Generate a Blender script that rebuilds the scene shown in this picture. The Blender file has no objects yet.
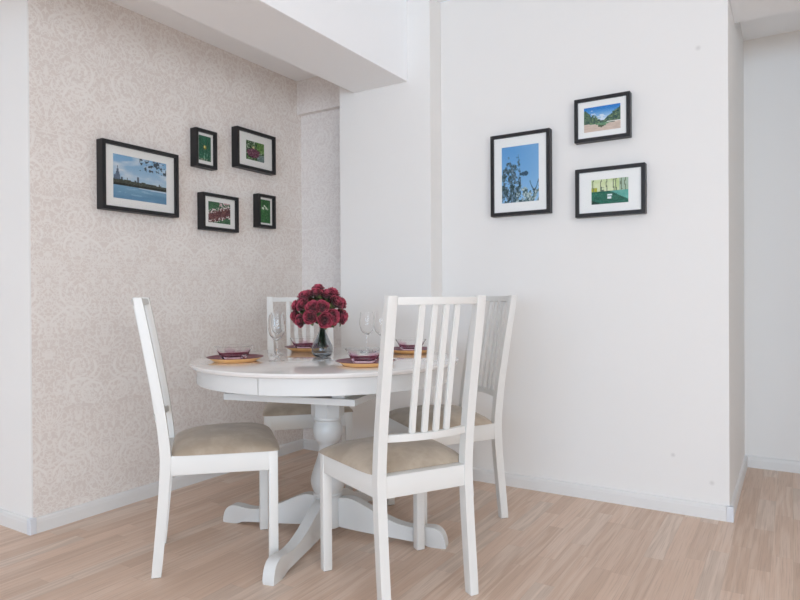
import bpy, bmesh, math, random
from mathutils import Vector, Matrix, noise
PI = math.pi
R_ = math.radians
S = bpy.context.scene
COL = S.collection
random.seed(7)

# ------------------------------------------------------------------ scene objects
def link(o):
    COL.objects.link(o); return o

def obj(name, bm, mat=None, parent=None, smooth=False, kind=None, angle=35):
    me = bpy.data.meshes.new(name)
    bmesh.ops.recalc_face_normals(bm, faces=bm.faces)
    if smooth:
        for f in bm.faces: f.smooth = True
        lim = R_(angle)
        for e in bm.edges:
            if len(e.link_faces) == 2 and e.calc_face_angle(0) > lim: e.smooth = False
    bm.to_mesh(me); bm.free()
    o = link(bpy.data.objects.new(name, me))
    if mat: me.materials.append(mat)
    if parent: o.parent = parent
    if kind: o['kind'] = kind
    return o

def tag(o, label, cat, group=None):
    o['label'] = label; o['category'] = cat
    if group: o['group'] = group
    return o

def thing(name, label, cat, loc=(0, 0, 0), rz=0, group=None):
    o = link(bpy.data.objects.new(name, None))
    o.empty_display_size = .05
    o.location = loc; o.rotation_euler = (0, 0, rz)
    return tag(o, label, cat, group)

def copy_tree(o, parent=None):
    c = o.copy(); COL.objects.link(c)
    if parent: c.parent = parent
    for ch in list(o.children): copy_tree(ch, c)
    return c

# ------------------------------------------------------------------ mesh helpers
def add_box(bm, x0, x1, y0, y1, z0, z1, bev=0, seg=2):
    t = bmesh.new()
    vs = [t.verts.new((x, y, z)) for x in (x0, x1) for y in (y0, y1) for z in (z0, z1)]
    for q in ((0, 1, 3, 2), (4, 6, 7, 5), (0, 4, 5, 1), (2, 3, 7, 6), (0, 2, 6, 4), (1, 5, 7, 3)):
        t.faces.new([vs[i] for i in q])
    if bev: bmesh.ops.bevel(t, geom=list(t.edges), offset=bev, segments=seg, profile=.5, affect='EDGES')
    merge(bm, t)

def merge(bm, t, mtx=None):
    if mtx is not None: bmesh.ops.transform(t, matrix=mtx, verts=t.verts)
    m = {v: bm.verts.new(v.co) for v in t.verts}
    for f in t.faces:
        try: bm.faces.new([m[v] for v in f.verts])
        except ValueError: pass
    t.free()

def box(*a, **k):
    bm = bmesh.new(); add_box(bm, *a, **k); return bm

def prism(pts, axis, a, b, bev=0, seg=2):
    """closed outline pts (2-D) extruded along axis from a to b"""
    bm = bmesh.new()
    def P(p, t):
        return {'x': (t, p[0], p[1]), 'y': (p[0], t, p[1]), 'z': (p[0], p[1], t)}[axis]
    A = [bm.verts.new(P(p, a)) for p in pts]; B = [bm.verts.new(P(p, b)) for p in pts]
    n = len(pts)
    fa = bm.faces.new(A); fb = bm.faces.new(B[::-1])
    for i in range(n): bm.faces.new((A[i], A[(i+1) % n], B[(i+1) % n], B[i]))
    if bev:
        ed = list(fa.edges) + list(fb.edges)
        bmesh.ops.bevel(bm, geom=ed, offset=bev, segments=seg, profile=.5, affect='EDGES')
    return bm

def lathe(prof, n=48, close=False):
    bm = bmesh.new(); rings = []
    for r, z in prof:
        if r < 1e-5: rings.append([bm.verts.new((0, 0, z))])
        else: rings.append([bm.verts.new((r*math.cos(2*PI*k/n), r*math.sin(2*PI*k/n), z)) for k in range(n)])
    pairs = list(zip(rings, rings[1:]))
    if close: pairs.append((rings[-1], rings[0]))
    for a, b in pairs:
        for k in range(n):
            k2 = (k+1) % n
            if len(a) == 1 and len(b) == 1: continue
            if len(a) == 1: bm.faces.new((a[0], b[k2], b[k]))
            elif len(b) == 1: bm.faces.new((a[k], a[k2], b[0]))
            else: bm.faces.new((a[k], a[k2], b[k2], b[k]))
    return bm

def smooth_prof(pts, n=6):
    out = []
    for i in range(len(pts)-1):
        p0 = pts[max(i-1, 0)]; p1 = pts[i]; p2 = pts[i+1]; p3 = pts[min(i+2, len(pts)-1)]
        for k in range(n):
            t = k/n
            out.append(tuple(.5*((2*p1[j]) + (-p0[j]+p2[j])*t + (2*p0[j]-5*p1[j]+4*p2[j]-p3[j])*t*t + (-p0[j]+3*p1[j]-3*p2[j]+p3[j])*t**3) for j in range(len(p1))))
    out.append(tuple(pts[-1])); return out

def tube(path, r, n=8, r1=None):
    bm = bmesh.new(); rings = []
    path = [Vector(p) for p in path]
    for i, p in enumerate(path):
        d = (path[min(i+1, len(path)-1)] - path[max(i-1, 0)]).normalized()
        u = d.orthogonal().normalized() if i == 0 else (u - d*u.dot(d)).normalized()
        w = d.cross(u)
        rr = r if r1 is None else r + (r1-r)*i/(len(path)-1)
        rings.append([bm.verts.new(p + rr*(math.cos(2*PI*k/n)*u + math.sin(2*PI*k/n)*w)) for k in range(n)])
    for a, b in zip(rings, rings[1:]):
        for k in range(n): bm.faces.new((a[k], a[(k+1) % n], b[(k+1) % n], b[k]))
    bm.faces.new(rings[0][::-1]); bm.faces.new(rings[-1])
    return bm

# ------------------------------------------------------------------ materials
def lin(c):
    return tuple((x/255/12.92 if x/255 <= .04045 else ((x/255+.055)/1.055)**2.4) for x in c)

class G:
    """small node-maths writer"""
    def __init__(s, name):
        s.m = bpy.data.materials.new(name); s.m.use_nodes = True
        s.t = s.m.node_tree; s.b = s.t.nodes['Principled BSDF']
    def n(s, typ, **k):
        d = s.t.nodes.new(typ)
        for a, v in k.items(): setattr(d, a, v)
        return d
    def set(s, sock, v):
        if isinstance(v, bpy.types.NodeSocket): s.t.links.new(v, sock)
        else: sock.default_value = v
    def f(s, op, a, b=0.0, c=0.0):
        d = s.n('ShaderNodeMath', operation=op)
        s.set(d.inputs[0], a); s.set(d.inputs[1], b); s.set(d.inputs[2], c)
        return d.outputs[0]
    def mix(s, fac, a, b):
        d = s.n('ShaderNodeMix', data_type='RGBA')
        s.set(d.inputs[0], fac)
        for i, v in ((6, a), (7, b)):
            s.set(d.inputs[i], v if isinstance(v, bpy.types.NodeSocket) else (*v[:3], 1))
        return d.outputs[2]
    def comb(s, x, y, z=0.0):
        d = s.n('ShaderNodeCombineXYZ')
        for i, v in enumerate((x, y, z)): s.set(d.inputs[i], v)
        return d.outputs[0]
    def pos(s):
        g = s.n('ShaderNodeNewGeometry'); d = s.n('ShaderNodeSeparateXYZ')
        s.t.links.new(g.outputs['Position'], d.inputs[0]); return d.outputs
    def objco(s):
        g = s.n('ShaderNodeTexCoord'); return g.outputs['Object']
    def noise(s, vec, scale, detail=2, rough=.5, out=0):
        d = s.n('ShaderNodeTexNoise'); s.set(d.inputs['Vector'], vec)
        d.inputs['Scale'].default_value = scale; d.inputs['Detail'].default_value = detail
        d.inputs['Roughness'].default_value = rough
        return d.outputs[out]
    def white(s, vec, out=0):
        d = s.n('ShaderNodeTexWhiteNoise', noise_dimensions='3D'); s.set(d.inputs['Vector'], vec); return d.outputs[out]
    def step(s, x, a, b):
        d = s.n('ShaderNodeMapRange', interpolation_type='SMOOTHSTEP')
        s.set(d.inputs[0], x); d.inputs[1].default_value = a; d.inputs[2].default_value = b
        return d.outputs[0]
    def bump(s, h, strength, dist=.002):
        d = s.n('ShaderNodeBump'); s.set(d.inputs['Height'], h)
        d.inputs['Strength'].default_value = strength; d.inputs['Distance'].default_value = dist
        s.t.links.new(d.outputs[0], s.b.inputs['Normal'])

def plain(name, rgb, rough=.5, spec=.5, coat=0, metal=0):
    g = G(name); b = g.b
    b.inputs['Base Color'].default_value = (*lin(rgb), 1)
    b.inputs['Roughness'].default_value = rough
    b.inputs['Specular IOR Level'].default_value = spec
    b.inputs['Coat Weight'].default_value = coat
    b.inputs['Metallic'].default_value = metal
    return g

def paint(name, rgb, rough=.75):
    g = plain(name, rgb, rough, .25)
    v = g.objco()
    g.bump(g.noise(v, 260, 3), .06, .001)
    c = g.noise(v, 1.3, 3)
    g.set(g.b.inputs['Base Color'], g.mix(c, lin(rgb), lin([min(255, x+3) for x in rgb])))
    return g.m

M = {}
M['wall'] = paint('white_wall_paint', (232, 230, 227))
M['ceil'] = paint('ceiling_paint', (247, 248, 249))
M['skirt'] = plain('skirting_plastic', (224, 223, 221), .4, .4).m
M['corner'] = plain('skirting_corner_plastic', (216, 219, 224), .35, .5).m

def lacquer(name, rgb, rough, coat=.0):
    g = plain(name, rgb, rough, .45, coat)
    v = g.objco()
    g.bump(g.noise(v, 40, 2), .015, .001)
    return g.m
M['chair'] = lacquer('white_chair_lacquer', (223, 222, 218), .38)
M['table'] = lacquer('white_table_lacquer', (213, 213, 211), .3)
g = plain('white_tabletop_lacquer', (226, 223, 220), .2, .5)
g.b.inputs['Coat Weight'].default_value = 1; g.b.inputs['Coat Roughness'].default_value = .07
M['top'] = g.m
M['pad'] = plain('dark_felt', (70, 62, 56), .95, .1).m
M['black'] = plain('black_frame_foil', (30, 29, 31), .42, .4).m
M['mat'] = plain('passepartout_card', (248, 248, 245), .9, .2).m
M['backing'] = plain('frame_backing', (120, 100, 80), .9, .1).m

# suede seat
g = plain('taupe_suede', (176, 162, 144), .95, .15)
v = g.objco()
n1 = g.noise(v, 9, 4, .6); n2 = g.noise(v, 420, 2)
g.set(g.b.inputs['Base Color'], g.mix(g.step(n1, .35, .7), lin((164, 149, 131)), lin((185, 170, 152))))
g.b.inputs['Sheen Weight'].default_value = .25
g.bump(g.f('ADD', g.f('MULTIPLY', n1, .8), g.f('MULTIPLY', n2, .25)), .35, .003)
M['suede'] = g.m

# parquet: three-strip boards running along Y
def parquet():
    g = G('pale_oak_parquet'); X, Y, Z = g.pos()
    w = .0695
    xs = g.f('DIVIDE', X, w); i = g.f('FLOOR', xs); fx = g.f('FRACT', xs)
    off = g.white(g.comb(i, 3.7, 0.0)); off2 = g.white(g.comb(i, 9.1, 1.0))
    L = g.f('MULTIPLY_ADD', off2, .16, .40)
    ys = g.f('ADD', g.f('DIVIDE', Y, L), g.f('MULTIPLY', off, 7.0)); j = g.f('FLOOR', ys); fy = g.f('FRACT', ys)
    cell = g.comb(i, j, 0.0)
    r1 = g.white(cell); r2 = g.white(g.comb(j, i, 5.0)); 
    # grain, stretched along the board, shifted per stave
    gx = g.f('ADD', g.f('MULTIPLY', X, 34.0), g.f('MULTIPLY', r1, 40.0)); gy = g.f('MULTIPLY', Y, 2.2)
    warp = g.noise(g.comb(gx, gy, r2), .55, 2)
    wv = g.f('SINE', g.f('ADD', g.f('MULTIPLY', gx, 2.2), g.f('MULTIPLY', warp, 26.0)))
    grain = g.step(wv, -.9, 1.0)
    fine = g.noise(g.comb(g.f('MULTIPLY', X, 300.0), g.f('MULTIPLY', Y, 5.0), r2), 1.0, 3, .6)
    base = g.mix(r1, lin((203, 175, 154)), lin((219, 192, 172)))
    base = g.mix(g.step(r2, .62, 1.0), base, lin((208, 188, 172)))
    base = g.mix(g.f('MULTIPLY', grain, g.f('MULTIPLY_ADD', r2, .55, .12)), base, lin((229, 209, 193)))
    base = g.mix(g.f('MULTIPLY', g.step(fine, .48, .72), .36), base, lin((160, 134, 116)))
    # joints
    ex = g.f('MINIMUM', fx, g.f('SUBTRACT', 1.0, fx)); ey = g.f('MULTIPLY', g.f('MINIMUM', fy, g.f('SUBTRACT', 1.0, fy)), 7.0)
    e = g.f('MINIMUM', ex, ey); gap = g.f('SUBTRACT', 1.0, g.step(e, .006, .03))
    base = g.mix(g.f('MULTIPLY', gap, .16), base, lin((138, 114, 97)))
    g.set(g.b.inputs['Base Color'], base)
    g.set(g.b.inputs['Roughness'], g.f('MULTIPLY_ADD', fine, .15, .36))
    g.b.inputs['Specular IOR Level'].default_value = .4
    g.bump(g.f('SUBTRACT', g.f('MULTIPLY', fine, .3), gap), .12, .001)
    return g.m
M['floor'] = parquet()

# damask wallpaper: half-drop repeat, mirrored about upright axes
def damask(name, axis, base, motif):
    g = G(name); P = g.pos(); H = P[axis]; Z = P[2]
    half, vert = .265, .66
    def tri(x, p):      # distance to nearest multiple of 2p  (0..p)
        q = g.f('FRACT', g.f('ADD', g.f('DIVIDE', x, 2*p), .5)); return g.f('MULTIPLY', g.f('ABSOLUTE', g.f('SUBTRACT', q, .5)), 2*p)
    u = tri(g.f('SUBTRACT', H, 1.79), half)                       # mirrored across, 0..half
    def vee(z0):
        q = g.f('FRACT', g.f('DIVIDE', g.f('SUBTRACT', Z, z0), vert)); return g.f('MULTIPLY', g.f('SUBTRACT', q, .5), vert)
    def band(x, lo, hi, soft=.06):
        return g.f('MULTIPLY', g.step(x, lo-soft, lo+soft), g.f('SUBTRACT', 1.0, g.step(x, hi-soft, hi+soft)))
    def OR(*a):
        r = a[0]
        for b in a[1:]: r = g.f('MAXIMUM', r, b)
        return r
    def motif_half(u, v, seed):
        def polar(cx, cy):
            dx = g.f('SUBTRACT', u, cx); dy = g.f('SUBTRACT', v, cy)
            r = g.f('SQRT', g.f('ADD', g.f('MULTIPLY', dx, dx), g.f('MULTIPLY', dy, dy)))
            return r, g.f('ARCTAN2', dy, dx)
        vec = g.comb(u, Z, seed)
        nz = g.noise(vec, 22, 1)
        u0, v0 = u, v
        u = g.f('MULTIPLY_ADD', g.f('SUBTRACT', g.noise(vec, 11, 1), .5), .045, u); v = g.f('MULTIPLY_ADD', g.f('SUBTRACT', g.noise(g.comb(Z, u0, seed+2.0), 11, 1), .5), .045, v)
        out = []
        # palmette
        r, a = polar(0.0, -.03)
        up = g.f('SUBTRACT', a, PI/2)
        pet = g.f('COSINE', g.f('MULTIPLY', up, 11.0))
        fan = g.f('MULTIPLY', band(r, .018, .100, .008), g.step(g.f('COSINE', up), -.25, .1))
        out.append(g.f('MULTIPLY', band(g.f('ADD', pet, g.f('MULTIPLY', r, 4.0)), .35, .95, .12), fan))
        # scrolls
        for cx, cy, R, k, sgn in ((.135, -.085, .105, .030, 1), (.075, -.235, .07, .026, -1), (.15, .12, .085, .028, -1), (.06, .17, .05, .022, 1)):
            r, a = polar(cx, cy)
            sp = g.f('FRACT', g.f('ADD', g.f('ADD', g.f('DIVIDE', r, k), g.f('MULTIPLY', a, sgn/(2*PI))), g.f('MULTIPLY', nz, .5)))
            st = band(sp, .28, .70, .1)
            notch = g.step(g.f('SINE', g.f('ADD', g.f('MULTIPLY', a, 11.0), g.f('MULTIPLY', r, 150.0))), -.75, -.2)
            Re = g.f('MULTIPLY', R*1.12, g.f('MULTIPLY_ADD', g.f('COSINE', g.f('ADD', a, 2.2*sgn)), .34, .66))
            q = g.f('DIVIDE', r, Re)
            out.append(g.f('MULTIPLY', g.f('MULTIPLY', st, g.f('MAXIMUM', notch, g.step(q, .6, .75))), g.f('SUBTRACT', 1.0, g.step(q, .9, 1.05))))
        cover = g.f('MULTIPLY', 1.0, 1.0)
        # leafy ground between
        wv = g.noise(vec, 34, 2, .6); w2 = g.noise(g.comb(Z, u0, seed+4.0), 25, 1)
        leaf = OR(band(wv, .44, .505, .018), band(w2, .47, .525, .015))
        return OR(*out), leaf
    A, leafA = motif_half(u, vee(.45), 1.0)
    B, leafB = motif_half(g.f('SUBTRACT', half, u), vee(.45+vert/2), 1.0)
    near = g.step(u, half*.42, half*.58)
    pat = g.f('MAXIMUM', g.f('MAXIMUM', A, B), g.f('MULTIPLY', .85, g.f('ADD', g.f('MULTIPLY', leafA, g.f('SUBTRACT', 1.0, near)), g.f('MULTIPLY', leafB, near))))
    fib = g.noise(g.comb(g.f('MULTIPLY', H, 300.0), g.f('MULTIPLY', Z, 60.0), 0.0), 1.0, 2)
    col = g.mix(pat, lin(base), lin(motif))
    g.set(g.b.inputs['Base Color'], g.mix(g.f('MULTIPLY', fib, .06), col, lin((150, 140, 135))))
    g.set(g.b.inputs['Roughness'], g.f('MULTIPLY_ADD', pat, -.12, .72))
    g.b.inputs['Specular IOR Level'].default_value = .25
    g.bump(pat, .08, .001)
    return g.m
M['paper_left'] = damask('damask_wallpaper', 1, (223, 213, 206), (236, 230, 224))
M['paper_back'] = damask('damask_wallpaper_cool_lit', 0, (225, 218, 214), (235, 230, 226))  # same wallpaper, with the cooler light on this wall put into its colours

def glass(name, rgb=(255, 255, 255), rough=0, ior=1.45):
    g = plain(name, rgb, rough)
    g.b.inputs['Base Color'].default_value = (*lin(rgb), 1)
    g.b.inputs['Transmission Weight'].default_value = 1
    g.b.inputs['IOR'].default_value = ior
    return g.m
M['glass'] = glass('clear_glass', (255, 255, 255), 0, 1.25)
g = plain('clear_glass_painted_refraction', (255, 255, 255), 0)
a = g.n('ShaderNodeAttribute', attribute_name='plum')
g.set(g.b.inputs['Base Color'], g.mix(a.outputs['Fac'], (1, 1, 1), lin((236, 202, 218))))  # clear glass; the plate's plum refraction is painted into its colour
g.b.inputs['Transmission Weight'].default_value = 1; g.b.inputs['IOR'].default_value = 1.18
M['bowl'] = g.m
M['smoke'] = glass('smoky_grey_glass', (214, 219, 223), 0, 1.3)

def pane():
    g = G('picture_glass'); t = g.t
    tr = g.n('ShaderNodeBsdfTransparent'); gl = g.n('ShaderNodeBsdfGlossy'); gl.inputs['Roughness'].default_value = .02
    fr = g.n('ShaderNodeFresnel'); fr.inputs['IOR'].default_value = 1.16
    mx = g.n('ShaderNodeMixShader'); out = t.nodes['Material Output']
    t.links.new(fr.outputs[0], mx.inputs[0]); t.links.new(tr.outputs[0], mx.inputs[1]); t.links.new(gl.outputs[0], mx.inputs[2])
    t.links.new(mx.outputs[0], out.inputs[0]); t.nodes.remove(g.b)
    return g.m
M['pane'] = pane()

g = plain('photo_print', (255, 255, 255), .5, .3)
a = g.n('ShaderNodeAttribute', attribute_name='print'); g.set(g.b.inputs['Base Color'], a.outputs['Color'])
M['print'] = g.m

M['plate_top'] = plain('plum_glaze', (112, 40, 62), .35, .2).m
M['plate_under'] = plain('amber_glaze', (246, 198, 134), .3, .5).m
M['stem'] = plain('rose_stem_green', (62, 80, 52), .6).m
M['leaf'] = plain('rose_leaf_green', (98, 106, 66), .6).m

g = plain('crimson_petal', (150, 20, 45), .7, .25)
a = g.n('ShaderNodeAttribute', attribute_name='rim')
v = g.objco(); nn = g.noise(v, 120, 2)
c = g.mix(g.step(a.outputs['Fac'], .7, 1.0), lin((104, 12, 32)), lin((216, 96, 118)))
c = g.mix(g.f('MULTIPLY', nn, .35), c, lin((70, 6, 20)))
g.set(g.b.inputs['Base Color'], c); g.b.inputs['Sheen Weight'].default_value = .15
M['petal'] = g.m

# ------------------------------------------------------------------ the room
XL, XR = -2.747, -.237          # papered wall, right end of the white wall
YF, YB, YC, YR, YH = 1.447, 3.2, 3.0, 3.123, 4.167
CZ = 2.635
def struct(name, bm, m, label, cat='wall', smooth=False):
    o = obj(name, bm, m, kind='structure', smooth=smooth); return tag(o, label, cat)

struct('floor', box(-4.4, 3.4, -5.2, 4.35, -.12, 0), M['floor'], 'pale oak three-strip parquet floor under the table and chairs', 'floor')
struct('ceiling', box(-4.4, 3.4, -5.2, YR, CZ, CZ+.15), M['ceil'], 'white ceiling above the dining corner', 'ceiling')
bm = box(-4.4, XL-.013, YF+.006, YB+.12, 0, CZ); add_box(bm, -4.4, XL, YF, YF+.006, 0, CZ)
struct('wall_front_left', bm, M['wall'], 'plain white wall at the left edge of the photo')
struct('wall_left', box(XL-.013, XL, YF+.006, YB+.12, 0, 2.5), M['paper_left'], 'pinkish beige damask papered wall behind five framed pictures')
bm = box(XL, -2.2, YB, YB+.12, 0, 2.19); add_box(bm, XL, -2.2, YB-.04, YB+.12, 2.19, 2.5)
struct('wall_back', bm, M['paper_back'], 'narrow damask papered wall beside the white column')
struct('trim_1', box(-2.278, -1.664, YC, YB+.12, 0, CZ, bev=.003), M['wall'], 'white square column rising behind the table', 'column')
g = plain('white_wall_paint_with_scuffs', (232, 230, 227), .75, .25)
X, Y, Z = g.pos(); sm = None
for px, pz, rad in ((-.357, 2.106, .017), (-.468, .263, .015), (-.307, .158, .016)):
    dx = g.f('SUBTRACT', X, px); dz = g.f('SUBTRACT', Z, pz)
    q = g.f('SUBTRACT', 1.0, g.step(g.f('SQRT', g.f('ADD', g.f('MULTIPLY', dx, dx), g.f('MULTIPLY', dz, dz))), 0.0, rad))
    sm = q if sm is None else g.f('MAXIMUM', sm, q)
g.set(g.b.inputs['Base Color'], g.mix(g.f('MULTIPLY', sm, .3), lin((232, 230, 227)), lin((150, 146, 142))))
g.bump(g.noise(g.objco(), 260, 3), .06, .001)
struct('wall_right', box(-1.664, XR, YR, YH+.13, 0, CZ, bev=.003), g.m, 'plain white wall behind three framed pictures')
struct('wall_far_right', box(XR, 3.4, YH, YH+.13, 0, CZ), M['wall'], 'white wall of the passage at the right edge')
struct('trim_2', box(-2.171, -1.807, -5.2, YC, 2.188, CZ, bev=.003), M['ceil'], 'white boxed ceiling beam running to the column', 'beam')
struct('ceiling_niche', box(XL, -2.171, YF, YB-.04, 2.408, CZ), M['ceil'], 'lower ceiling strip between papered wall and beam', 'ceiling')
struct('trim_3', box(XR, 3.4, YR, 3.483, 2.318, CZ, bev=.003), M['ceil'], 'white lintel over the passage at top right', 'lintel')
struct('ceiling_passage', box(XR, 3.4, 3.483, YH, 2.466, CZ), M['ceil'], 'passage ceiling beyond the lintel at top right', 'ceiling')
struct('wall_light_blocker', box(.8, .92, 2.75, YH, 0, CZ), M['wall'], 'unseen white wall added to block window light into the passage, beyond the right edge of the photo')  # added out of view to keep the right window's light off the passage
# the side of the room behind the camera: a wall with a wide window, and the side walls
WX0, WX1, WZ0, WZ1 = -1.0, 2.9, .75, 2.35
RY0, RY1 = -3.9, -.6
bm = box(-4.4, WX0, -5.32, -5.2, 0, CZ); add_box(bm, WX1, 3.4, -5.32, -5.2, 0, CZ)
add_box(bm, WX0, WX1, -5.32, -5.2, 0, WZ0); add_box(bm, WX0, WX1, -5.32, -5.2, WZ1, CZ)
struct('wall_rear', bm, M['wall'], 'white wall with a wide window behind the camera')
struct('wall_outer_left', box(-4.52, -4.4, -5.32, YB+.12, 0, CZ), M['wall'], 'white side wall left of the camera')
bm = box(3.4, 3.52, -5.32, RY0, 0, CZ); add_box(bm, 3.4, 3.52, RY1, YH+.13, 0, CZ)
add_box(bm, 3.4, 3.52, RY0, RY1, 0, WZ0); add_box(bm, 3.4, 3.52, RY0, RY1, WZ1, CZ)
struct('wall_outer_right', bm, M['wall'], 'white side wall right of the camera')
bm = bmesh.new()
for x in (WX0, WX0+1.3, WX0+2.6, WX1):
    add_box(bm, x-.03, x+.03, -5.3, -5.23, WZ0, WZ1)
add_box(bm, WX0, WX1, -5.3, -5.23, WZ0, WZ0+.06); add_box(bm, WX0, WX1, -5.3, -5.23, WZ1-.06, WZ1)
struct('window_1', bm, M['skirt'], 'white framed window behind the camera', 'window')

# skirting boards: profile (out from the wall, height)
SK = [(0, 0), (.014, 0), (.014, .046), (.0125, .05), (.0125, .054), (.0118, .059), (.008, .0645), (0, .066)]
def skirting(name, p, q, nrm, label):
    """p, q: ends along the wall (x, y); nrm: unit vector out of the wall"""
    bm = bmesh.new(); A, B = [], []
    for d, z in SK:
        A.append(bm.verts.new((p[0]+nrm[0]*d, p[1]+nrm[1]*d, z))); B.append(bm.verts.new((q[0]+nrm[0]*d, q[1]+nrm[1]*d, z)))
    n = len(SK); bm.faces.new(A); bm.faces.new(B[::-1])
    for i in range(n): bm.faces.new((A[i], A[(i+1) % n], B[(i+1) % n], B[i]))
    return struct(name, bm, M['skirt'], label, 'baseboard')
skirting('baseboard_front_left', (-4.4, YF), (XL, YF), (0, -1), 'white skirting along the plain wall at far left')
skirting('baseboard_left', (XL, YF), (XL, YB), (1, 0), 'white skirting along the damask papered wall')
skirting('baseboard_back', (XL+.014, YB), (-2.278-.014, YB), (0, -1), 'short white skirting under the narrow papered wall')
skirting('baseboard_column_left', (-2.278, YC), (-2.278, YB), (-1, 0), 'white skirting on the left side of the column')
skirting('baseboard_column', (-2.278, YC), (-1.664, YC), (0, -1), 'white skirting along the front of the column')
skirting('baseboard_column_right', (-1.664, YC), (-1.664, YR), (1, 0), 'white skirting on the right side of the column')
skirting('baseboard_right', (-1.65, YR), (XR, YR), (0, -1), 'white skirting along the wall under three pictures')
skirting('baseboard_passage', (XR, YR), (XR, YH), (1, 0), 'white skirting going back into the passage')
skirting('baseboard_far_right', (XR+.014, YH), (3.4, YH), (0, -1), 'white skirting on the passage end wall')
for k, (x, y, sx) in enumerate(((XL, YF, 1), (XR, YR, 1), (-1.664, YC, 1), (-2.278, YC, -1))):
    x0, x1 = sorted((x - sx*.012, x + sx*.0165))
    struct('trim_%d' % (4+k), box(x0, x1, y-.0165, y+.012, 0, .068, bev=.003), M['corner'],
           ['plastic skirting corner piece at far left', 'plastic skirting corner piece at the passage', 'skirting corner piece right of the column', 'skirting corner piece left of the column'][k], 'skirting corner')

# ------------------------------------------------------------------ dining chairs
WF, WR = .426, .36
def make_chair():
    t = thing('dining_chair', '', 'chair', group='white dining chairs around the table')
    s = .034
    def part(name, bm, m=M['chair'], p=t, smooth=True): return obj(name, bm, m, p, smooth=smooth)
    cush = bmesh.new()
    N = 22; gv = {}
    co = [math.sin(PI/2*(2*i/N-1)) for i in range(N+1)]
    def h(a): return max(0, 1-abs(a)**3.6)**.55
    for i, a in enumerate(co):
        for j, b in enumerate(co):
            tt = (b+1)/2
            hw = .187 + (.2265-.187)*tt
            rnd = 1-.012*(abs(a)**6)*(abs(b)**6)*4
            x = a*hw*(rnd); y = -.166 + (.223+.166)*tt
            y = .0265 + (y-.0265)*rnd
            k = h(a)*h(b)
            w = .0018*noise.noise((x*16+3, y*16, 1.7)) + .0016*math.sin(60*(x+.5*y)+4*noise.noise((x*7, y*7, 0)))*max(0, noise.noise((x*5+9, y*5, 3)))
            z = .4322 + k*(.046 + .009*(1-a*a)*(1-b*b) + w)
            gv[i, j] = cush.verts.new((x, y, z))
    for i in range(N):
        for j in range(N): cush.faces.new((gv[i, j], gv[i+1, j], gv[i+1, j+1], gv[i, j+1]))
    rim = [gv[i, 0] for i in range(N)] + [gv[N, j] for j in range(N)] + [gv[i, N] for i in range(N, 0, -1)] + [gv[0, j] for j in range(N, 0, -1)]
    cush.faces.new(rim[::-1])
    part('seat_cushion', cush, M['suede'])
    # front legs, slightly tapered
    for sx in (-1, 1):
        bm = bmesh.new()
        for z, d in ((0, 0),): pass
        x1 = sx*WF/2; x0 = x1 - sx*s
        xa, xb = sorted((x0, x1))
        bm = box(xa, xb,   .21-s, .21, .0015, .4315, bev=.0025)
        lg = part('leg', bm)
        part('foot_pad', box(xa+.004, xb-.004, .21-s+.004, .206, 0, .0016), M['pad'], lg, False)
    # rear legs: foot and top both lean back
    rear = smooth_prof([(-.235, .0015), (-.222, .14), (-.209, .29), (-.2035, .39), (-.2035, .44), (-.208, .50), (-.222, .62), (-.255, .82), (-.2875, 1.002)], 3)
    front = smooth_prof([(-.201, .0015), (-.187, .14), (-.173, .29), (-.1665, .39), (-.1665, .44), (-.172, .50), (-.188, .62), (-.223, .82), (-.2585, 1.002)], 3)
    outline = rear + front[::-1]
    for sx in (-1, 1):
        x1 = sx*WR/2; x0 = x1 - sx*.032
        lg = part('leg', prism(outline, 'x', min(x0, x1), max(x0, x1), bev=.0025))
        part('foot_pad', box(min(x0, x1)+.004, max(x0, x1)-.004, -.230, -.204, 0, .0016), M['pad'], lg, False)
    # aprons under the seat
    def rail(pts): return prism(pts, 'z', .361, .4315, bev=.002)
    part('seat_rail', rail([(-WF/2+s, .186), (WF/2-s, .186), (WF/2-s, .208), (-WF/2+s, .208)]))
    part('seat_rail', rail([(-WR/2+.032, -.2), (WR/2-.032, -.2), (WR/2-.032, -.160), (-WR/2+.032, -.160)]))
    for sx in (-1, 1):
        a = [(sx*(WR/2-.002), -.1668), (sx*(WF/2-.002), .1762), (sx*(WF/2-.024), .1762), (sx*(WR/2-.024), -.1668)]
        part('seat_rail', rail(a if sx > 0 else a[::-1]))
    # curved back rails and four slats
    xi = WR/2-.032
    def bow(x): return -.026*(1-(x/xi)**2)
    def yb(z):      # middle of the stile at height z
        f = [(.44, -.185), (.50, -.19), (.62, -.205), (.82, -.239), (1.0, -.273)]
        for (z0, y0), (z1, y1) in zip(f, f[1:]):
            if z <= z1: return y0+(y1-y0)*(z-z0)/(z1-z0)
        return f[-1][1]
    def back_rail(z0, z1, d):
        n = 12; pts = []
        bm = bmesh.new(); ring = []
        for i in range(n+1):
            x = -xi + 2*xi*i/n
            y0 = yb(z0)+bow(x); y1 = yb(z1)+bow(x)
            ring.append([bm.verts.new(p) for p in ((x, y0-d/2, z0), (x, y0+d/2, z0), (x, y1+d/2, z1), (x, y1-d/2, z1))])
        for a, b in zip(ring, ring[1:]):
            for k in range(4): bm.faces.new((a[k], a[(k+1) % 4], b[(k+1) % 4], b[k]))
        bm.faces.new(ring[0][::-1]); bm.faces.new(ring[-1])
        bm.normal_update()
        ed = [e for e in bm.edges if len(e.link_faces) == 2 and e.calc_face_angle(0) > .8]
        bmesh.ops.bevel(bm, geom=ed, offset=.002, segments=2, affect='EDGES')
        return bm
    part('top_rail', back_rail(.974, .998, .022))
    part('lower_rail', back_rail(.54, .564, .022))
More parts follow.
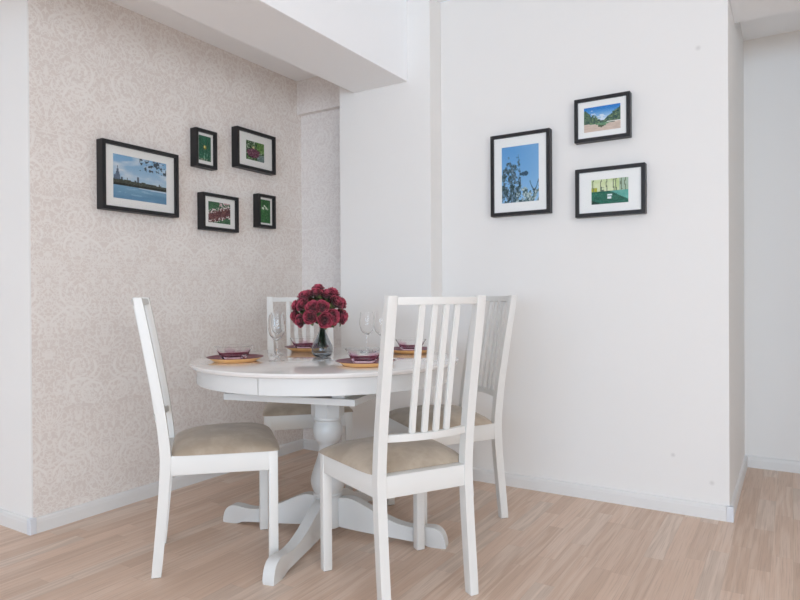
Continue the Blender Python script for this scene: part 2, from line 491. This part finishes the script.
    for x in (-.0645, -.0215, .0215, .0645):
        y0 = yb(.564)+bow(x); y1 = yb(.974)+bow(x)
        bm = bmesh.new(); ring = []
        for i in range(7):
            z = .564 + (.974-.564)*i/6
            y = yb(z)+bow(x); w, d = .0105, .0075
            ring.append([bm.verts.new(p) for p in ((x-w, y-d, z), (x+w, y-d, z), (x+w, y+d, z), (x-w, y+d, z))])
        for a, b in zip(ring, ring[1:]):
            for k in range(4): bm.faces.new((a[k], a[(k+1) % 4], b[(k+1) % 4], b[k]))
        bm.faces.new(ring[0][::-1]); bm.faces.new(ring[-1])
        bm.normal_update()
        ed = [e for e in bm.edges if len(e.link_faces) == 2 and e.calc_face_angle(0) > .8]
        bmesh.ops.bevel(bm, geom=ed, offset=.003, segments=2, affect='EDGES')
        part('slat', bm)
    return t
CH = [((-1.921, 1.727), 49.3, 'white slatted chair on the left, seen side-on against the damask wall'),
      ((-1.188, 1.890), 150.1, 'white slatted chair nearest the camera, its back turned to us in front of the table'),
      ((-1.372, 2.584), 232.9, 'white slatted chair at right beyond the table, nearest the plain white wall'),
      ((-2.145, 2.514), -44.3, 'white slatted chair at the back, partly hidden by the red roses')]
chair0 = make_chair()
for i, ((x, y), a, lab) in enumerate(CH):
    c = chair0 if i == 0 else copy_tree(chair0)
    c.location = (x, y, 0); c.rotation_euler.z = R_(a-90); c['label'] = lab

# ------------------------------------------------------------------ round pedestal table
TX, TY, TZ, TA = -1.672, 2.106, .742, R_(13.5)
tb = thing('dining_table', 'white round pedestal dining table set for four', 'table', (TX, TY, 0), TA)
top_prof = [(0, .7225), (.523, .7225), (.545, .7235), (.550, .726), (.5535, .7315), (.554, .7365), (.5515, .7405), (.547, .742), (0, .742)]
obj('tabletop', lathe(top_prof, 128), M['top'], tb, smooth=True, angle=30)
def half_ring(r0, r1, z0, z1, a0, a1, n=64):
    bm = bmesh.new(); rows = []
    for i in range(n+1):
        a = a0+(a1-a0)*i/n
        rows.append([bm.verts.new((r*math.cos(a), r*math.sin(a), z)) for r, z in ((r0, z0), (r1, z0), (r1, z1), (r0, z1))])
    for p, q in zip(rows, rows[1:]):
        for k in range(4): bm.faces.new((p[k], p[(k+1) % 4], q[(k+1) % 4], q[k]))
    bm.faces.new(rows[0][::-1]); bm.faces.new(rows[-1])
    return bm
gp = .0013/.527
for a0 in (-PI/2-.034, PI/2-.034):
    obj('apron', half_ring(.508, .527, .662, .7224, a0+gp, a0+PI-gp), M['table'], tb, smooth=True)
obj('apron_backing', half_ring(.500, .5078, .666, .7222, -PI/2-.15, -PI/2+.09, 8), M['table'], tb)
obj('runner_frame', box(-.272, .272, -.357, .357, .608, .633, bev=.002), M['table'], tb)
for sx in (-1, 1):
    obj('slide_rail', box(sx*.2-.025, sx*.2+.025, -.34, .34, .6332, .7222), M['table'], tb)
# turned pedestal
bm = bmesh.new()
octa = [(0.070*math.cos(PI/8+k*PI/4), 0.070*math.sin(PI/8+k*PI/4)) for k in range(8)]
merge(bm, prism(octa, 'z', .497, .6078, bev=.003))
ped = obj('pedestal_block', bm, M['table'], tb, smooth=True, angle=25)
col = smooth_prof([(.058, .496), (.060, .488), (.056, .482), (.052, .478), (.056, .468), (.0615, .448), (.0615, .428), (.055, .402), (.043, .386), (.038, .376), (.0375, .36), (.042, .335), (.053, .30), (.065, .265), (.0725, .235), (.0725, .215), (.065, .19), (.058, .178)], 5)
prof = [(0, .4968), (.058, .4968)] + col + [(.061, .1775), (.0635, .172), (.061, .166), (.0585, .164), (.0585, .04), (.054, .034), (0, .034)]
obj('turned_column', lathe(prof, 64), M['table'], tb, smooth=True, angle=40)
# four scrolled feet
up = smooth_prof([(.050, .158), (.085, .1625), (.12, .158), (.17, .138), (.23, .110), (.30, .0845), (.36, .0735), (.40, .0735), (.44, .079), (.475, .0775), (.500, .062), (.513, .037), (.519, .008)], 4)
lo = smooth_prof([(.517, 0), (.455, 0), (.438, .004), (.41, .0125), (.35, .017), (.27, .022), (.18, .028), (.11, .034), (.050, .04)], 3)
for k in range(4):
    bm = prism(up + lo, 'y', -.0225, .0225, bev=.003)
    o = obj('leg', bm, M['table'], tb, smooth=True, angle=40)
    o.rotation_euler.z = k*PI/2; o.location.x = .006; o.scale = (.985, 1, 1)

# ------------------------------------------------------------------ table settings
def plate_mesh():
    top = [(0, .0095), (.074, .0095), (.086, .0115), (.106, .0172), (.1125, .0192)]
    return top
def make_plate():
    t = thing('dinner_plate', '', 'plate', group='plum and amber plates on the table')
    obj('plate_top', lathe([(0, .0085), (.070, .0085), (.083, .0108), (.1085, .0168), (.1125, .0184), (.1115, .0194), (.107, .0186), (.083, .0125), (.070, .0100), (0, .0100)], 64), M['plate_top'], t, smooth=True, angle=60)
    obj('plate_underside', lathe([(0, 0), (.078, 0), (.084, .0022), (.1065, .0155), (.1075, .0165), (.083, .0106), (.070, .0083), (0, .0083)], 64), M['plate_under'], t, smooth=True, angle=60)
    return t
PL = [((-1.914, 1.816), 'plum plate with amber underside at the left edge of the table'),
      ((-1.361, 1.945), 'plum plate with amber underside at the table front, left of the near chair post'),
      ((-1.993, 2.363), 'plum plate with amber underside at the back of the table, left of the vase'),
      ((-1.495, 2.490), 'plum plate with amber underside on the right, seen through the near chair slats')]
p0 = make_plate()
for i, ((x, y), lab) in enumerate(PL):
    p = p0 if i == 0 else copy_tree(p0)
    p.location = (x, y, TZ+.0002); p['label'] = lab

def sq(a, e=4.2):      # rounded-square radius factor
    return (abs(math.cos(a))**e + abs(math.sin(a))**e)**(-1/e)
def make_bowl():
    t = thing('glass_bowl', '', 'bowl', group='square glass bowls on the plates')
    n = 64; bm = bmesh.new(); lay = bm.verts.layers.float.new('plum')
    outer = [(.034, 0), (.0375, .001), (.042, .007), (.0495, .021), (.058, .035), (.065, .0455), (.0655, .0465)]
    inner = [(.0640, .0470), (.0560, .0350), (.0475, .0215), (.040, .0115), (.030, .0085)]
    rings = []
    for q, (r, z) in enumerate(outer+inner):
        ring = []
        e = 4.2 - 36*min(z, .045)
        for k in range(n):
            a = 2*PI*k/n
            rr = r*sq(a, e)
            v = bm.verts.new((rr*math.cos(a), rr*math.sin(a), z))
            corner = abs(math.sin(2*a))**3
            v[lay] = max(0, min(1, (.017+.020*corner-z)/.006))  # painted refraction of the plum plate, climbing at the corners
            ring.append(v)
        rings.append(ring)
    for a, b in zip(rings, rings[1:]):
        for k in range(n): bm.faces.new((a[k], a[(k+1) % n], b[(k+1) % n], b[k]))
    bm.faces.new(rings[0][::-1]); bm.faces.new(rings[-1])
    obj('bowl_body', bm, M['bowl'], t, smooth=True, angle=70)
    return t
BL = [((-1.924, 1.820), 20, 'square clear glass bowl on the leftmost plate'),
      ((-1.373, 1.950), 40, 'square clear glass bowl on the front plate beside the near chair post'),
      ((-2.003, 2.358), 10, 'square clear glass bowl on the back plate left of the vase'),
      ((-1.491, 2.492), 30, 'square clear glass bowl on the right plate behind the near chair slats')]
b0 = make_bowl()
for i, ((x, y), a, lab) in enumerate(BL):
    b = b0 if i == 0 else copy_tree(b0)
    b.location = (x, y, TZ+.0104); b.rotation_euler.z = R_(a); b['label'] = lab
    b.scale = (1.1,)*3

def make_wine():
    t = thing('wine_glass', '', 'wine glass', group='wine glasses on the table')
    o = smooth_prof([(.0045, .082), (.014, .088), (.026, .103), (.0325, .125), (.0335, .145), (.031, .17), (.0285, .188)], 5)
    i = smooth_prof([(.0275, .188), (.0298, .17), (.0323, .145), (.0313, .125), (.0248, .1045), (.012, .0905), (0, .0885)], 5)
    bm = lathe(o + i, 40); 
    c = bm.verts.new((0, 0, .082))
    bm.verts.ensure_lookup_table()
    for k in range(40): bm.faces.new((c, bm.verts[(k+1) % 40], bm.verts[k]))
    obj('bowl', bm, M['glass'], t, smooth=True, angle=60)
    st = smooth_prof([(.0045, .0819), (.0036, .07), (.0032, .05), (.0034, .025), (.006, .012), (.012, .006), (.026, .0028), (.0325, .0015), (.033, .0008)], 4)
    obj('stem', lathe([(0, .0819)] + st + [(.032, 0), (0, 0)], 40), M['glass'], t, smooth=True, angle=60)
    return t
WG = [((-1.772, 1.905), 'wine glass nearest the camera at left, in front of another glass'),
      ((-1.985, 2.140), 'wine glass just behind the left wine glass, close to the papered wall'),
      ((-1.653, 2.372), 'left one of two wine glasses behind the front bowl, right of the roses'),
      ((-1.572, 2.368), 'right one of two wine glasses, half hidden by the near chair post')]
w0 = make_wine()
for i, ((x, y), lab) in enumerate(WG):
    w = w0 if i == 0 else copy_tree(w0)
    w.location = (x, y, TZ+.0002); w['label'] = lab

# vase: smoky teardrop
VX, VY = -1.719, 2.131
vo = smooth_prof([(.022, .0002), (.034, .004), (.0425, .016), (.0452, .033), (.042, .051), (.034, .068), (.0235, .090), (.0155, .108), (.0128, .122), (.0132, .136), (.0165, .148)], 5)
vi = smooth_prof([(.0150, .1485), (.0115, .136), (.0110, .122), (.0135, .1085), (.0214, .0905), (.0318, .068), (.0398, .051), (.043, .033), (.040, .017), (.030, .008), (0, .0065)], 5)
bm = lathe([(0, .0035), (.017, .0025), (.020, .0003)] + vo + vi, 56)
vase = tag(obj('bud_vase', bm, M['smoke'], smooth=True, angle=60), 'smoky grey teardrop glass vase holding the red roses', 'vase')
vase.location = (VX, VY, TZ)

# ------------------------------------------------------------------ roses
def rose_mesh(seed):
    rnd = random.Random(seed)
    bm = bmesh.new(); lay = bm.verts.layers.float.new('rim')
    def sheet(fn, nu, nv):
        g = {}
        for i in range(nu+1):
            for j in range(nv+1):
                v = bm.verts.new(fn(i/nu*2-1, j/nv)); v[lay] = (j/nv)
                g[i, j] = v
        for i in range(nu):
            for j in range(nv): bm.faces.new((g[i, j], g[i+1, j], g[i+1, j+1], g[i, j+1]))
    def bud(u, v):
        th = (u+1)*PI*2.3; r = (.0022 + .00072*th)*(.72+.28*v)
        return (r*math.cos(th), r*math.sin(th), -.010 + .024*v - .00022*th + .0010*math.sin(2.3*th)*v)
    sheet(bud, 56, 4)
    for n, r, h, half, zb, curl, a0 in ((3, .0135, .022, 72, -.010, .0018, 0), (4, .0180, .0215, 60, -.013, .003, 40), (5, .0226, .020, 50, -.016, .004, 15), (5, .0262, .0175, 48, -.020, .005, 50)):
        for k in range(n):
            ac = R_(a0 + 360*k/n + rnd.uniform(-9, 9)); tw = rnd.uniform(-.12, .12); hj = rnd.uniform(.9, 1.08); rj = rnd.uniform(.94, 1.05)
            def pet(u, v, ac=ac, tw=tw, hj=hj, rj=rj):
                vv = v*(1-.26*abs(u)**2.4)
                ang = ac + R_(half)*u*(.45+.55*math.sqrt(vv+.001)) 
                rr = rj*r*(.30+.70*min(1, vv*1.25)**.6) + curl*max(0, vv-.62)/.38*(1+.25*math.sin(5*u)) + tw*.012*u
                z = zb + hj*h*(vv - .42*max(0, vv-.7)**1.2*curl/.005) + .0012*math.sin(7*u+ac)*vv
                return (rr*math.cos(ang), rr*math.sin(ang), z)
            sheet(pet, 8, 6)
    return bm
rose_me = []
for sd in (1, 2, 3):
    o = obj('flower_head', rose_mesh(sd), M['petal'], smooth=True, angle=80)
    rose_me.append(o.data); bpy.data.objects.remove(o)
def leaf_mesh(L=.03, w=.010):
    bm = bmesh.new(); g = {}
    for i in range(7):
        t = i/6
        for j in (-1, 0, 1):
            ww = w*math.sin(PI*min(1, t*.93+.05))**.8
            g[i, j] = bm.verts.new((j*ww, t*L, -.010*t*t + .003*abs(j)))
    for i in range(6):
        for j in (-1, 0): bm.faces.new((g[i, j], g[i, j+1], g[i+1, j+1], g[i+1, j]))
    return bm
o = obj('leaf', leaf_mesh(), M['leaf'], smooth=True); leaf_me = o.data; bpy.data.objects.remove(o)

YAW = R_(31.85)
CR = Vector((math.cos(YAW), math.sin(YAW), 0)); CT = Vector((math.sin(YAW), -math.cos(YAW), 0)); CU = Vector((0, 0, 1))
BC = Vector((VX, VY, 0)) - CR*.012          # bouquet's middle, a little left of the vase
# rings of blooms over a dome: right, toward the viewer, height above the floor, size, outward direction, label
rnd = random.Random(5)
DC = .918
ROSES = [(-.004, .006, DC+.124, 1.0, Vector((0, .25, 1)), 'topmost crimson rose at the crown of the bouquet')]
ORD = ['leftmost', 'second from left', 'third from left', 'fourth from left', 'fifth from left', 'sixth from left', 'seventh from left']
for el, n, ph, row in ((55, 8, 0, 'upper ring'), (25, 11, 5, 'middle ring'), (-5, 12, 16, 'lowest ring')):
    ring = []
    for k in range(n):
        az = R_(ph + 360*k/n + rnd.uniform(-7, 7)); e = R_(el + rnd.uniform(-6, 6)); ra = rnd.uniform(.94, 1.05)
        d = Vector((math.cos(e)*math.cos(az), math.cos(e)*math.sin(az), math.sin(e)))
        ring.append((.1165*ra*d.x, .110*ra*d.y, DC + .120*ra*d.z, rnd.uniform(.98, 1.16), d))
    fr = sorted([q for q in ring if q[1] > -.012], key=lambda q: q[0])
    for i, q in enumerate(fr): ROSES.append(q + ('crimson rose, %s on the near side of the bouquet\'s %s' % (ORD[i], row),))
    for q in ring:
        if q[1] <= -.012: ROSES.append(q + ('crimson rose on the far side of the bouquet\'s %s' % row,))
rnd = random.Random(11)
NECK = Vector((VX, VY, TZ+.132))
for k, (a, b, z, sc, dv, lab) in enumerate(ROSES):
    head = BC + CR*a + CT*b + CU*z
    d = (CR*dv.x + CT*dv.y + CU*(dv.z+.1)).normalized()
    q = 2*PI*k/len(ROSES)*5
    rr = .0068 if k % 2 else .0035
    if k == 0: rr = 0
    nk = NECK + Vector((rr*math.cos(q), rr*math.sin(q), 0))
    base = Vector((VX, VY, TZ+.03 + .004*(k % 5))) + Vector((math.cos(q), math.sin(q), 0))*(.004+.02*((k*7) % 5)/5)
    t = thing('rose', lab, 'rose', base, group='crimson roses in the vase')
    hd = link(bpy.data.objects.new('flower_head', rose_me[k % 3])); hd.parent = t
    hd.location = head - base; hd.rotation_mode = 'QUATERNION'
    hd.rotation_quaternion = d.to_track_quat('Z', 'Y') @ Matrix.Rotation(rnd.uniform(0, 6.28), 3, 'Z').to_quaternion()
    hd.scale = (sc*.98,)*3
    end = head - d*.019*sc
    path = smooth_prof([tuple(base), tuple(base.lerp(nk, .6)*1.0), tuple(nk), tuple(nk + (end-nk)*.35 + CU*.006), tuple(end - d*.012), tuple(end)], 4)
    obj('stem', tube([Vector(p)-base for p in path], .0013, 6), M['stem'], t, smooth=True)
    for s_ in range(3):
        lf = link(bpy.data.objects.new('leaf', leaf_me)); lf.parent = t
        side = d.orthogonal().normalized(); side.rotate(Matrix.Rotation(2*PI*s_/3 + k, 3, d).to_quaternion())
        yv = (side*.9 + d*.3).normalized(); xv = yv.cross(d).normalized(); zv = xv.cross(yv)
        lf.rotation_mode = 'QUATERNION'; lf.rotation_quaternion = Matrix((xv, yv, zv)).transposed().to_quaternion()
        lf.location = head - base - d*.021*sc; lf.scale = (1.2*sc,)*3

# ------------------------------------------------------------------ framed pictures
def fbm(x, y, s, seed=0.0, o=3):
    v = 0; a = .5
    for _ in range(o):
        v += a*noise.noise((x*s+seed, y*s, seed*1.7)); s *= 2; a *= .5
    return v
def mixc(a, b, t):
    t = max(0, min(1, t)); return tuple(p+(q-p)*t for p, q in zip(a, b))
def skyline(u, v):
    c = mixc((190, 212, 228), (120, 172, 214), v*1.3-.4)
    c = mixc(c, (222, 230, 238), 2.2*fbm(u*1.1, v*2.2, 3, 1.0)+.12)
    if u > .48 and v > .70-.06*fbm(u, 0, 9) and fbm(u, v, 17, 5.0) > .06+.3*abs(v-.86): c = (72, 84, 96)
    base = .36
    hgt = base + .10 + .05*fbm(u, 0, 7, 2.0) - .05*u
    tower = 0
    for x0, w, h in ((.09, .012, .74), (.09, .026, .68), (.09, .045, .60), (.09, .075, .55), (.16, .03, .50), (.045, .035, .54), (.26, .012, .50), (.45, .035, .56), (.40, .03, .46), (.53, .02, .45), (.86, .02, .47)):
        if abs(u-x0) < w/1.0*.55: tower = max(tower, h)
    if v < max(hgt, tower) and v > base-.05:
        c = (92, 102, 116) if (v < tower and v > hgt) else (72, 76, 66)
        if u < .25 and v > hgt: c = (98, 112, 132)
        c = tuple(x*(1+.5*fbm(u, v, 26, 3.0)) for x in c)
        if v < base+.01: c = tuple(x*.62 for x in c)
    if v <= base-.05+.015*fbm(u, 0, 5, 9.0) - .06*(u-.3)*(u > .3):
        c = mixc((128, 170, 198), (104, 148, 180), (.3-v)*4+1.4*fbm(u*.3, v*3, 6, 4.0))
        if fbm(u*.4, v*5, 9, 8.0) > .28: c = (150, 188, 212)
    return c
def yellow_flower(u, v):
    c = mixc((40, 104, 78), (30, 82, 60), .5+1.6*fbm(u, v, 5, 2.0))
    d = math.hypot((u-.52)*.65, v-.55)
    if d < .07: c = (150, 140, 50)
    if math.hypot((u-.50)*.65, v-.56) < .038: c = (250, 230, 150)
    if v < .32 and fbm(u, v, 9, 6.0) > .17: c = (120, 176, 150)
    if v < .10 and fbm(u, v, 12, 1.0) > .1: c = (150, 160, 140)
    return c
def purple_cluster(u, v):
    n_ = fbm(u, v, 7, 3.0); m_ = fbm(u, v, 10, 8.0)
    c = mixc((24, 48, 32), (104, 144, 84), .45+2.2*fbm(u, v, 13, 3.0))
    if fbm(u, v, 16, 8.0) > .22: c = (196, 208, 190)
    if u > .6 and v > .45: c = mixc(c, (128, 172, 82), .5)
    if u > .62 and v < .35: c = mixc(c, (150, 166, 190), .55)
    d = math.hypot((u-.40)/.34, (v-.40)/.24)
    if d < 1+.5*n_: c = mixc((74, 40, 58), (138, 84, 104), .5+1.8*fbm(u, v, 15, 4.0))
    if math.hypot(u-.42, v-.68) < .055: c = (214, 206, 160)
    if d < 1 and fbm(u, v, 24, 2.0) > .3: c = (196, 150, 160)
    return c
def flower_bed(u, v):
    n_ = fbm(u, v, 8, 1.0); t = v - (.42 + .34*(u-.5))
    c = mixc((46, 84, 58), (74, 120, 80), .5+1.5*n_)
    if abs(t+.02) < .24+.05*n_: c = mixc((88, 50, 54), (132, 88, 86), .5+1.8*fbm(u, v, 14, 5.0))
    up = t-.24; lo = t+.23
    if (abs(up) < .09 or abs(lo) < .08 or (u > .55 and up > -.02 and up < .32)) and fbm(u, v, 15, 7.0) > .05: c = (226, 214, 212)
    if u > .5 and up > 0 and up < .3 and fbm(u, v, 12, 9.0) > .12: c = (206, 164, 170)
    return c
def white_flower(u, v):
    c = mixc((38, 88, 48), (72, 132, 76), .5+1.5*fbm(u*2.5, v*.7, 4, 3.0))
    for x, y, r in ((.42, .72, .05), (.30, .62, .06), (.60, .63, .065), (.50, .68, .04), (.22, .63, .045), (.72, .60, .035)):
        if math.hypot((u-x)*.62, y-v) < r*.8: c = (224, 234, 218)
    if math.hypot((u-.46)*.62, v-.65) < .03: c = (60, 110, 60)
    if fbm(u, v, 14, 6.0) > .33: c = (120, 170, 120)
    return c
def tree_sky(u, v):
    c = mixc((150, 196, 232), (96, 158, 214), v)
    c = mixc(c, (172, 206, 236), .5*(u+v-1.25))
    n_ = fbm(u, v, 13, 2.0); k = fbm(u*1.2, v*1.2, 6, 7.0)
    crown = .72 - 2.6*max(0, abs(u-.30)-.16)**1.1 + .5*k
    if u < .52 and v < crown and n_ + .6*fbm(u, v, 30, 1.0) > -.22+.45*max(0, v-.25): c = mixc((34, 60, 62), (112, 138, 160), .45+2.1*fbm(u, v, 24, 5.0))
    if math.hypot((u-.60)/.11, (v-.50)/.035) < 1 + n_: c = (52, 84, 106)
    low = .24 + .10*math.sin(u*13+1)*.5 + .3*k
    if u > .40 and v < low and n_ > -.1: c = mixc((46, 78, 84), (196, 212, 214), .5+2.2*fbm(u, v, 24, 9.0))
    if u > .75 and abs(v-(.30+.1*math.sin(u*20))) < .02: c = (52, 84, 106)
    return c
def valley(u, v):
    c = mixc((206, 226, 242), (44, 128, 206), (v-.48)*2.4)
    if fbm(u, v*2.5, 5, 4.0) > .1+.9*abs(v-.58): c = mixc(c, (240, 244, 248), .7)
    e = .44 + max(0, .47-u)*.95 + max(0, u-.53)*.98
    n_ = fbm(u, v, 9, 2.0)
    if v < e+.10*n_+.16*fbm(u, v, 22, 6.0): c = mixc((46, 76, 74), (122, 146, 104), .45+2.0*fbm(u, v, 18, 3.0))
    gl = .26 + .10*abs(u-.5)*2
    if v < .34 and abs(u-.45) < .30 and v > .22+.05*n_: c = mixc((84, 128, 96), (130, 168, 130), .5+1.5*n_)
    if v < gl - .03*abs(u-.5) and not (abs(u-.5) < .1 and v > .20): c = mixc((226, 206, 190), (206, 184, 170), .5+1.4*fbm(u, v*3, 5, 6.0))
    if u > .62 and abs(v-.345) < .025: c = (232, 234, 226)
    if math.hypot((u-.47)/.08, (v-.21)/.045) < 1: c = (84, 92, 66)
    return c
def forest_lake(u, v):
    if v > .53:
        c = mixc((196, 212, 150), (228, 234, 200), .5+1.4*fbm(u, v, 4, 2.0))
        if u > .75: c = mixc(c, (150, 176, 160), .7)
        if u < .16 and v < .68: c = (176, 176, 60)
        for x in (.06, .27, .42, .60, .66, .80, .9):
            if abs(u-x-.01*math.sin(v*14)) < .013: c = (106, 120, 92)
        if .2 < u < .36 and v < .68 and fbm(u, v, 12, 3.0) > 0: c = (104, 124, 104)
    else:
        c = mixc((44, 118, 96), (30, 92, 74), .5+1.5*fbm(u, v*3, 6, 5.0))
        if u > .45 and v > .55-.75*(1-u)*.0-(u-.45)*.75: c = mixc((84, 160, 148), (116, 186, 172), .5+fbm(u, v, 6, 1.0))
        if v < .2-.6*u: c = (34, 66, 54)
        if abs(v-.53) < .025 and u > .3: c = (170, 208, 186)
        if (abs(v-.36) < .022 and abs(u-.50) < .065) or (abs(v-.26) < .035 and abs(u-.49) < .05): c = (228, 240, 240)
    return c

def make_frame(w, h, pw, ph, fn, loc, rz, label, dz=0.0, D=.045, bw=.018):
    t = thing('picture_frame', label, 'framed picture', loc, rz, 'black framed pictures')
    # origin: middle of the back, on the wall; front faces local -y
    def ring(w0, h0, w1, h1, y0, y1, cz=0.0, bev=0):
        bm = bmesh.new(); L = []
        for (ww, hh, y, cc) in ((w0, h0, y0, 0), (w0, h0, y1, 0), (w1, h1, y1, cz), (w1, h1, y0, cz)):
            L.append([bm.verts.new((sx*ww/2, y, sz*hh/2+cc)) for sx, sz in ((-1, -1), (1, -1), (1, 1), (-1, 1))])
        for a, b in zip(L, L[1:]+L[:1]):
            for k in range(4): bm.faces.new((a[k], a[(k+1) % 4], b[(k+1) % 4], b[k]))
        return bm
    bm = ring(w, h, w-2*bw, h-2*bw, -.001, -D)
    bmesh.ops.bevel(bm, geom=list(bm.edges), offset=.0012, segments=2, affect='EDGES')
    obj('frame_moulding', bm, M['black'], t, smooth=True, angle=40)
    iw, ih = w-2*bw-.0006, h-2*bw-.0006
    obj('backing_board', box(-iw/2, iw/2, -.028, -.024, -ih/2, ih/2), M['backing'], t)
    obj('passepartout', ring(iw, ih, pw, ph, -.0306, -.0322, dz), M['mat'], t)
    n, m = max(16, round(pw/.0036)), max(16, round(ph/.0036))
    bm = bmesh.new(); vs = {}; lay = bm.loops.layers.float_color.new('print')
    pw2, ph2 = pw+.006, ph+.006
    for i in range(n+1):
        for j in range(m+1): vs[i, j] = bm.verts.new(((i/n-.5)*pw2, -.0302, (j/m-.5)*ph2+dz))
    for i in range(n):
        for j in range(m):
            f = bm.faces.new((vs[i, j], vs[i+1, j], vs[i+1, j+1], vs[i, j+1]))
            c = lin([max(0, min(255, x)) for x in fn((i+.5)/n, (j+.5)/m)])
            for l in f.loops: l[lay] = (*c, 1)
    obj('photo_print', bm, M['print'], t)
    gb = box(-iw/2, iw/2, -.0365, -.0350, -ih/2, ih/2)
    obj('glass_pane', gb, M['pane'], t)
    return t
def on_left(y0, y1, z0, z1, *a, **k):
    y0 -= .008
    return make_frame(y1-y0, z1-z0, a[0], a[1], a[2], (XL, (y0+y1)/2, (z0+z1)/2), PI/2, a[3], D=.049, **k)
def on_right(x0, x1, z0, z1, *a, **k):
    return make_frame(x1-x0, z1-z0, a[0], a[1], a[2], ((x0+x1)/2, YR, (z0+z1)/2), 0, a[3], **k)
on_left(1.762, 2.181, 1.415, 1.739, 0.298, .208, skyline, 'largest black framed picture on the papered wall, a city skyline over blue water', dz=.002)
on_left(2.302, 2.441, 1.705, 1.911, .085, .135, yellow_flower, 'small upright black frame with one yellow bloom on green', dz=.004, bw=.017)
on_left(2.597, 2.907, 1.752, 1.984, .150, .112, purple_cluster, 'black framed picture of purple berries among leaves, upper right on the papered wall', bw=.018)
on_left(2.346, 2.598, 1.371, 1.572, .160, .116, flower_bed, 'black framed picture of a reddish flower bed, below the yellow bloom', bw=.017)
on_left(2.765, 2.904, 1.420, 1.620, .083, .140, white_flower, 'small upright black frame with white flowers on green, lower right of its group', bw=.017)
on_right(-1.349, -1.029, 1.415, 1.838, .200, .290, tree_sky, 'tall black framed picture of a tree against blue sky', D=.042)
on_right(-.905, -.643, 1.743, 1.954, .172, .118, valley, 'black framed picture of wooded valley slopes, highest on the white wall', D=.042, bw=.017)
on_right(-.902, -.577, 1.379, 1.613, .172, .118, forest_lake, 'black framed picture of green water and birches, lowest on the white wall', D=.042, bw=.018)

# ------------------------------------------------------------------ light
def area(name, loc, rot, sx, sy, power, rgb, shape='RECTANGLE'):
    d = bpy.data.lights.new(name, 'AREA'); d.shape = shape; d.size = sx; d.size_y = sy; d.energy = power; d.color = rgb
    o = link(bpy.data.objects.new(name, d)); o.location = loc; o.rotation_euler = rot
    return o
area('daylight_window', ((WX0+WX1)/2, -5.19, (WZ0+WZ1)/2), (R_(90), 0, 0), WX1-WX0, WZ1-WZ0, 150, (.66, .925, 1.22))
area('daylight_window_right', (3.4, (RY0+RY1)/2, (WZ0+WZ1)/2), (R_(90), 0, R_(90)), RY1-RY0, WZ1-WZ0, 122, (.92, .95, .98))
W = bpy.data.worlds.new('sky'); S.world = W; W.use_nodes = True
W.node_tree.nodes['Background'].inputs[0].default_value = (.75, .86, 1, 1)
W.node_tree.nodes['Background'].inputs[1].default_value = 1.0

# ------------------------------------------------------------------ camera
cd = bpy.data.cameras.new('camera'); cam = link(bpy.data.objects.new('camera', cd))
cd.sensor_width = 36; cd.lens = 631.74/800*36; cd.clip_start = .05
pitch, roll = R_(.33), R_(-.36)
fw = Vector((-math.sin(YAW)*math.cos(pitch), math.cos(YAW)*math.cos(pitch), -math.sin(pitch)))
rt = Vector((math.cos(YAW), math.sin(YAW), 0)); upv = rt.cross(fw)
r2 = math.cos(roll)*rt + math.sin(roll)*upv; u2 = -math.sin(roll)*rt + math.cos(roll)*upv
cam.matrix_world = Matrix((r2, u2, -fw)).transposed().to_4x4()
cam.location = (0, 0, 1.0)
S.camera = cam

S.view_settings.view_transform = 'Standard'; S.view_settings.look = 'None'
S.view_settings.gamma = 1; S.view_settings.use_curve_mapping = False
S.view_settings.exposure = -0.04
S.cycles.max_bounces = 14; S.cycles.diffuse_bounces = 8; S.cycles.transmission_bounces = 12; S.cycles.transparent_max_bounces = 12
S.cycles.caustics_reflective = False
